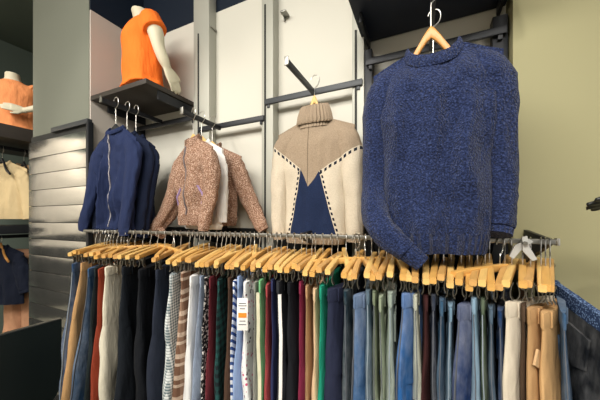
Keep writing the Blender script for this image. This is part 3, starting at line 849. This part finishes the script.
tweed(1.07, ARM2, 1.715, 3.3, 'brown tweed zip jacket at the front of the pair, sleeve reaching over the trousers', 'pale wooden hanger in the front tweed jacket', .38, rz=R_(-18), sp2=-.1)
tweed(1.205, ARM2+.005, 1.71, 6.1, 'brown tweed zip jacket hanging at the back, left of the turtleneck', 'pale wooden hanger in the rear tweed jacket', .27, rz=R_(3), sp2=.35)
Gw = dict(hw=hw_fn(.16, .16, .165, .17), nh=.055, nd=.025, drop=.06, dipf=.03, dipb=.01, L=.455, dp=.022, fold=.006, wr=.004, seed=9.9, hb=.02)
sw = [(.130, 0, -.10), (.150, 0, -.18), (.158, 0, -.30), (.160, 0, -.44)]
rw = [(.055, .022), (.052, .022), (.046, .022), (.040, .02)]
hung_top('white_shirt', 'white shirt hanging between the two brown tweed jackets', 'shirt', None, (ARM2, 1.135, 1.722), R_(-10), Gw, (M['white_fab'], M['white_fab']), 'rib', ((sw, rw), ([(-x, y, z) for x, y, z in sw], rw)))
coat_hanger((ARM2, 1.128, 1.872), 'pale wooden hanger in the white shirt between the tweed jackets', .165, .06, .13, 'wood')
# --- navy jackets
def navy(d, seed, mat, label, hl, rz=0, spread=.255, zoff=0, black=False):
    z = 1.82 + zoff
    G = dict(hw=hw_fn(.165, .155, .165, .178), nh=.062, nd=.038, drop=.075, dipf=.035, dipb=.01, L=.575, dp=.038, fold=.030, wr=.016, seed=seed, hb=.025, fk=14)
    slL = [(-.140, 0, -.115), (-.162, -.01, -.19), (-.192, -.02, -.33), (-.222, -.03, -.45), (-spread, -.035, -.55), (-spread-.012, -.035, -.59)]
    slR = [(.140, 0, -.115), (.160, -.005, -.19), (.162, -.025, -.33), (.155, -.04, -.47), (.145, -.045, -.57), (.145, -.045, -.61)]
    rd = [(.060, .036), (.053, .034), (.043, .028), (.040, .026), (.037, .024), (.033, .022)]
    hung_top('navy_jacket', label, 'jacket', 'navy jackets on the wall arm', (ARM1+.005, d, z), rz, G, (mat, mat), 'rib', ((slL, rd), (slR, rd)), 'rib', True if not black else False)
    coat_hanger((ARM1, d, 1.983), hl, .155, .065, 1.983-z-.012, 'blackmetal' if not black else 'wood_dark')
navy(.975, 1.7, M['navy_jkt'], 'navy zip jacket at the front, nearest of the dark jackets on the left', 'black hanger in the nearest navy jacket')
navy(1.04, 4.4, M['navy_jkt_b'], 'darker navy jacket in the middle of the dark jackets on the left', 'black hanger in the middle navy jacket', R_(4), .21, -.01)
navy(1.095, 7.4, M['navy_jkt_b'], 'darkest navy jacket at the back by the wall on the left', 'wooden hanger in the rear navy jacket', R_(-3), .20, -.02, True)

# ------------------------------------------------------------------ mannequins
def remesh_to(mb, vox, smooth_it=6, extra=None):
    me = mb.mesh('tmp', M['mannequin']); o = link('tmp', me)
    r = o.modifiers.new('r', 'REMESH'); r.mode = 'VOXEL'; r.voxel_size = vox
    s_ = o.modifiers.new('s', 'SMOOTH'); s_.iterations = smooth_it; s_.factor = .5
    dg = bpy.context.evaluated_depsgraph_get(); dg.update()
    out = bpy.data.meshes.new_from_object(o.evaluated_get(dg))
    bpy.data.objects.remove(o)
    out.materials.clear()
    out.polygons.foreach_set('use_smooth', [True]*len(out.polygons))
    return out
def ell(z, a, b_, yc=0, n=28, xc=0): return [(xc+a*math.cos(2*PI*j/n), yc+b_*math.sin(2*PI*j/n), z) for j in range(n)]
TOR = [(0, .150, .098, 0), (.06, .152, .102, .004), (.13, .142, .094, 0), (.20, .132, .086, -.004), (.28, .146, .098, -.006), (.35, .162, .104, -.006), (.40, .170, .094, 0), (.435, .160, .078, .006), (.455, .118, .064, .008), (.475, .066, .056, .004), (.505, .054, .054, -.006), (.545, .052, .056, -.014)]
def hand(mb, w, d, nrm, curl=.25, sc=1.0):
    """palm + five fingers starting at wrist w, pointing along d; nrm = back-of-hand normal"""
    w = Vector(w); d = Vector(d).normalized(); nrm = Vector(nrm); nrm = (nrm - d*nrm.dot(d)).normalized(); s_ = d.cross(nrm).normalized()
    pal = [w - d*.02*sc, w + d*.02*sc, w + d*.05*sc, w + d*.085*sc]
    mb.tube(pal, [(.024*sc, .019*sc), (.034*sc, .017*sc), (.040*sc, .015*sc), (.038*sc, .012*sc)], 14, up=tuple(nrm))
    for k, (off, ln) in enumerate(((-.030, .070), (-.010, .082), (.010, .076), (.029, .058))):
        p = w + d*.078*sc + s_*off*sc; pts = [p - d*.015*sc]; dd = d.copy()
        for q in range(4):
            pts.append(p.copy()); dd = (dd - nrm*curl*(.35+.12*k)).normalized(); p = p + dd*ln*sc/3
        mb.tube(pts, [.0095*sc, .0098*sc, .009*sc, .008*sc, .0062*sc], 10, up=tuple(nrm))
    p = w + d*.02*sc - s_*.026*sc
    td = (d*.75 - s_*.65 - nrm*.2).normalized()
    mb.tube([p, p+td*.03*sc, p+td*.03*sc+(d*.95-s_*.3).normalized()*.028*sc, p+td*.03*sc+(d*.95-s_*.2).normalized()*.05*sc], [.013*sc, .0115*sc, .010*sc, .0065*sc], 10, up=tuple(nrm))
def mannequin_mesh(armL, armR, vox=.0055):
    m = MB(); m.loft([ell(z, a, b_, y) for z, a, b_, y in TOR])
    for A_ in (armL, armR):
        pts, hd, hn = A_
        pc = cat(pts, 24); rc = cat([(.052,), (.046,), (.036,), (.033,), (.022,)], 24)
        m.tube(pc, [r[0] for r in rc], 16); hand(m, pts[-1], hd, hn)
    return remesh_to(m, vox, 3)
def tee_mesh(armL, armR, hem=.02, sl=.42, seed=0):
    if locals().get('seed', 0) < -3: sl = .22
    m = MB(); rings = []
    rows_ = [r for r in TOR if r[0] <= .46]
    prof = cat([(max(z, hem), a, b_, y) for z, a, b_, y in [(hem, .172, .118, 0)]+rows_[1:]], 40)
    n = 48
    for z, a, b_, y in prof:
        f = 1-smoothstep(.15, .40, z); rings.append([])
        a2 = max(a+.012, .165*f + (a+.010)*(1-f)); b2 = max(b_+.012, .112*f+(b_+.01)*(1-f))
        for j in range(n):
            an = 2*PI*j/n; w = 1 + f*.05*math.sin(an*5+seed) + .04*nz(math.cos(an)*3, math.sin(an)*3, z*9+seed)
            rings[-1].append((a2*w*math.cos(an), y+b2*w*math.sin(an), z))
    rings.append([(x*.95, y, z+.008) for x, y, z in ell(.462, .085, .068, .006, n)])
    m.loft(rings)
    for A_ in (armL, armR):
        pc = cat(A_[0], 24); k = int(24*sl/2)
        m.tube([Vector(pc[0])-(Vector(pc[2])-Vector(pc[0]))*.6]+[Vector(p) for p in pc[:k+1]], [.062]+[.062+.010*i/k for i in range(k+1)], 18, mod=lambda i, j, an: 1+.05*nz(i*.5, math.cos(an)*2, seed+math.sin(an)*2))
    me = remesh_to(m, .0065, 4); return me
def mannequin(label, locn, rz, aL, aR, mat, shirt=None, shirtname='t_shirt', group=None, scl=.93):
    o = thing('mannequin', label, 'mannequin', locn, rz, group); o.scale = (scl,)*3
    me = mannequin_mesh(aL, aR); me.name = 'mannequin_body'; me.materials.append(mat); link('mannequin_body', me, o)
    if shirt:
        s_ = tee_mesh(aL, aR, seed=locn[0]); s_.name = 't_shirt'; s_.materials.append(shirt); sh = link('t_shirt', s_, o)
        m = MB(); n = 60; rings = []
        for j in range(n+1):
            a = 2*PI*j/n; p = Vector((.071*math.cos(a), .008+.066*math.sin(a), .472 + .004*math.sin(a)))
            o_ = Vector((math.cos(a), math.sin(a), 0))
            rings.append([p + o_*.006*math.cos(b)+Vector((0, 0, .009*math.sin(b))) for b in [2*PI*q/8 for q in range(8)]])
        m.loft(rings, False, False); obj('neckband', m, shirt, sh)
    return o
aL = ([(.158, .004, .415), (.196, .025, .32), (.205, .040, .235), (.206, .070, .165), (.203, .090, .125)], (-.1, .45, -.75), (.9, .2, .1))
aR = ([(-.158, .004, .415), (-.194, .025, .32), (-.198, .05, .235), (-.190, .085, .165), (-.18, .105, .125)], (.1, .45, -.75), (-.9, .2, .1))
xo = -1.595
mannequin('ivory headless mannequin in an orange t-shirt on the dark shelf', (xo+.005, 1.12, SH+.029), R_(-22), aL, aR, M['mannequin'], M['orange'])
# left alcove fixture
o = thing('display_shelf', 'dark brown shelf under the peach shirted mannequin at far left', 'shelf', (-3.1, 1.0, 2.075))
m = MB(); m.box((-.4, .5, -.055), (.8, 1.5, .11), bev=.004); obj('shelf_board', m, M['shelf'], o)
for y in (-.2, 1.2):
    m = MB(); m.box((-.74, y, -1.07), (.05, .05, 2.01), bev=.003); obj('post', m, M['blackmetal'], o)
m = MB(); m.box((-.25, .5, -.15), (.03, 1.5, .03), bev=.004); obj('hanging_bar', m, M['blackmetal'], o)
m = MB(); m.box((-.30, .5, -.865), (.5, 1.5, .07), bev=.004); obj('lower_shelf', m, M['blackmetal'], o)
m = MB(); m.box((-.25, .5, -.93), (.03, 1.5, .03), bev=.004); obj('lower_hanging_bar', m, M['blackmetal'], o)
bL = ([(.150, .004, .425), (.225, -.07, .37), (.275, -.155, .29), (.20, -.19, .215), (.10, -.170, .175)], (-1, -.3, .05), (.2, -.9, .3))
bR = ([(-.158, .004, .415), (-.20, -.01, .30), (-.21, .02, .20), (-.20, .02, .15), (-.19, -.02, .10)], (.1, -.2, -1), (-1, -.2, 0))
mannequin('ivory headless mannequin in a peach t-shirt on the shelf at far left', (-3.33, 1.12, 2.077), R_(62), bL, bR, M['mannequin'], M['peach'])
def simple_top(x, y, z, seed, mat, label, hl, hookz, hw=.2, L=.5, rz=0, black=False, name='wool_coat', slv=.5):
    G = dict(hw=hw_fn(hw, hw, hw, hw), nh=.06, nd=.035, drop=.06, dipf=.04, dipb=.01, L=L, dp=.045, fold=.012, wr=.006, seed=seed, hb=.02, fk=10)
    sl = [(hw-.05, 0, -.11), (hw-.02, -.005, -.19), (hw+.02, -.01, -.33), (hw+.04, -.015, -slv)]
    rd = [(.062, .04), (.06, .042), (.055, .042), (.052, .04)]
    hung_top(name, label, 'jacket', 'clothes on the far left fixture', (x, y, z), rz, G, (mat, mat), 'rib', ((sl, rd), ([(-a, b_, c) for a, b_, c in sl], rd)), None)
    coat_hanger((x, y, hookz), hl, .18, .06, hookz-z-.015, 'blackmetal' if black else 'wood_dark', 'coat hangers on the far left fixture')
simple_top(-3.35, 1.06, 1.80, 2.2, M['cream_fab'], 'cream coat hanging at the far left edge of the photo', 'black hanger in the cream coat at far left', 1.918, .2, .50, R_(30), True)
simple_top(-3.35, 1.20, 1.80, 5.2, M['tan_fab'], 'tan coat behind the cream coat at far left', 'black hanger in the tan coat at far left', 1.918, .22, .50, R_(30), True)
simple_top(-3.35, 1.05, 1.065, 3.2, M['ink_fab'], 'dark ink top hanging under the lower shelf at far left', 'wooden hanger in the dark top at far left', 1.138, .2, .50, R_(25), False, 'dark_top', .4)
P = dict(L=.85, wh=.15, hh=.17, lh=.095, hem=.085, tk=.035, seed=4.4, sx=0, sy=0, tw=0)
t = thing('trousers', 'rose tan trousers showing below the dark top at far left', 'trousers', (-3.36, 1.19, 1.02), R_(110), None)
obj('body', trouser_mesh(P), M['rose_tan'], t); obj('waistband', waistband_mesh(P), M['rose_tan'], t)
# dark board at the lower left
o = thing('low_partition', 'dark green black low partition board at the lower left', 'partition', (-2.03, .9, 0))
pts = [(0, .685), (-2.0, .685), (-2.0, .16), (-.16, .16)] + [(-.16+.16*math.sin(a), .32-.16*math.cos(a)) for a in [PI/2*k/8 for k in range(1, 9)]]
m = MB(); n = len(pts)
m.add([(-.024, y, z) for y, z in pts]+[(0, y, z) for y, z in pts], [tuple(range(n)), tuple(range(2*n-1, n-1, -1))]+[(k, (k+1) % n, n+(k+1) % n, n+k) for k in range(n)])
obj('board', m, M['board'], o, smooth=False)
m = MB(); m.box((-.012, -1.0, .688), (.026, 2.0, .006), bev=.001); obj('edge_strip', m, M['steel'], o)
for y in (-.45, -1.7):
    m = MB(); m.box((-.012, y, .085), (.03, .04, .17), bev=.003); m.box((-.012, y, .006), (.26, .05, .012), bev=.003); obj('foot', m, M['blackmetal'], o)
# black mannequin at the right, only its hand reaches into the picture
kL = ([(.158, .004, .415), (.19, -.01, .30), (.185, -.05, .215), (.11, -.16, .255), (.015, -.275, .295)], (-.02, -1, .02), (-.35, .1, .9))
o = mannequin('black mannequin at the right edge, only its fingers in view', (.785, .985, 1.072), R_(-90), kL, bR, M['mannequin_black'])
m = MB(); m.tube([(0, 0, -1.03), (0, 0, .02)], .014, 12, up=(1, 0, 0)); obj('pole', m, M['steel'], o)
m = MB(); m.tube([(0, 0, -1.055), (0, 0, -1.045), (0, 0, -1.03)], [.14, .14, .13], 40, up=(1, 0, 0)); obj('base_plate', m, M['steel'], o)

# ------------------------------------------------------------------ lights: ceiling panels, track spots, an added fill and added left wall spots
def area(x, y, z, w, h, e, col=(1, .95, .87), aim=None):
    l = bpy.data.lights.new('area_light', 'AREA'); l.shape = 'RECTANGLE'; l.size = w; l.size_y = h; l.energy = e; l.color = col
    o = bpy.data.objects.new('area_light', l); C.objects.link(o); o.location = (x, y, z)
    if aim: o.rotation_euler = (Vector(aim)-Vector((x, y, z))).to_track_quat('-Z', 'Y').to_euler()
    return o
def spot(x, y, z, aim, e, ang=50, blend=.7, col=(1, .93, .84), r=.05):
    l = bpy.data.lights.new('spot_lamp', 'SPOT'); l.energy = e; l.spot_size = R_(ang); l.spot_blend = blend; l.color = col; l.shadow_soft_size = r
    o = bpy.data.objects.new('spot_lamp', l); C.objects.link(o); o.location = (x, y, z)
    o.rotation_euler = (Vector(aim)-Vector((x, y, z))).to_track_quat('-Z', 'Y').to_euler()
area(-.7, -1.2, 3.2, 2.8, .9, 125, aim=(-.6, .9, .8))  # added fill from behind the camera, brightens the trousers
area(-2.8, -2.2, 3.2, 1.0, 1.0, 70)
area(1.2, -1.8, 3.2, 1.0, 1.0, 40)
spot(-1.7, -.5, 3.1, (-1.6, 1.1, 1.6), 38, 52)
spot(-.7, -.5, 3.1, (-.75, 1.3, 1.5), 36, 50)
spot(.1, -.6, 3.1, (.0, 1.0, 1.45), 75, 46)
spot(1.2, -.6, 3.1, (.9, 1.25, 1.6), 20, 60)
spot(-2.6, -.3, 3.1, (-3.3, 1.1, 2.0), 60, 50)
spot(-3.2, -.9, 3.1, (-4.3, -.3, 1.6), 330, 80)  # added spot, brightens the unseen left wall mirrored in the slat panel
spot(-3.2, -2.2, 3.1, (-4.3, -1.8, 1.7), 70, 80)  # second added spot on the unseen left wall
w = bpy.data.worlds.new('shop_ambient'); scene.world = w; w.use_nodes = True
w.node_tree.nodes['Background'].inputs[0].default_value = (1, .96, .9, 1); w.node_tree.nodes['Background'].inputs[1].default_value = .6

# ------------------------------------------------------------------ camera
cam = bpy.data.cameras.new('camera'); cam.sensor_width = 36; cam.lens = F/600*36
cam.shift_y = (HY-200)/600; cam.clip_start = .02
co = bpy.data.objects.new('camera', cam); C.objects.link(co)
co.location = (0, 0, EYE); co.rotation_euler = (PI/2, 0, TH)
scene.camera = co
vs = scene.view_settings
vs.view_transform = 'Standard'; vs.look = 'None'; vs.gamma = 1; vs.use_curve_mapping = False; vs.exposure = .35
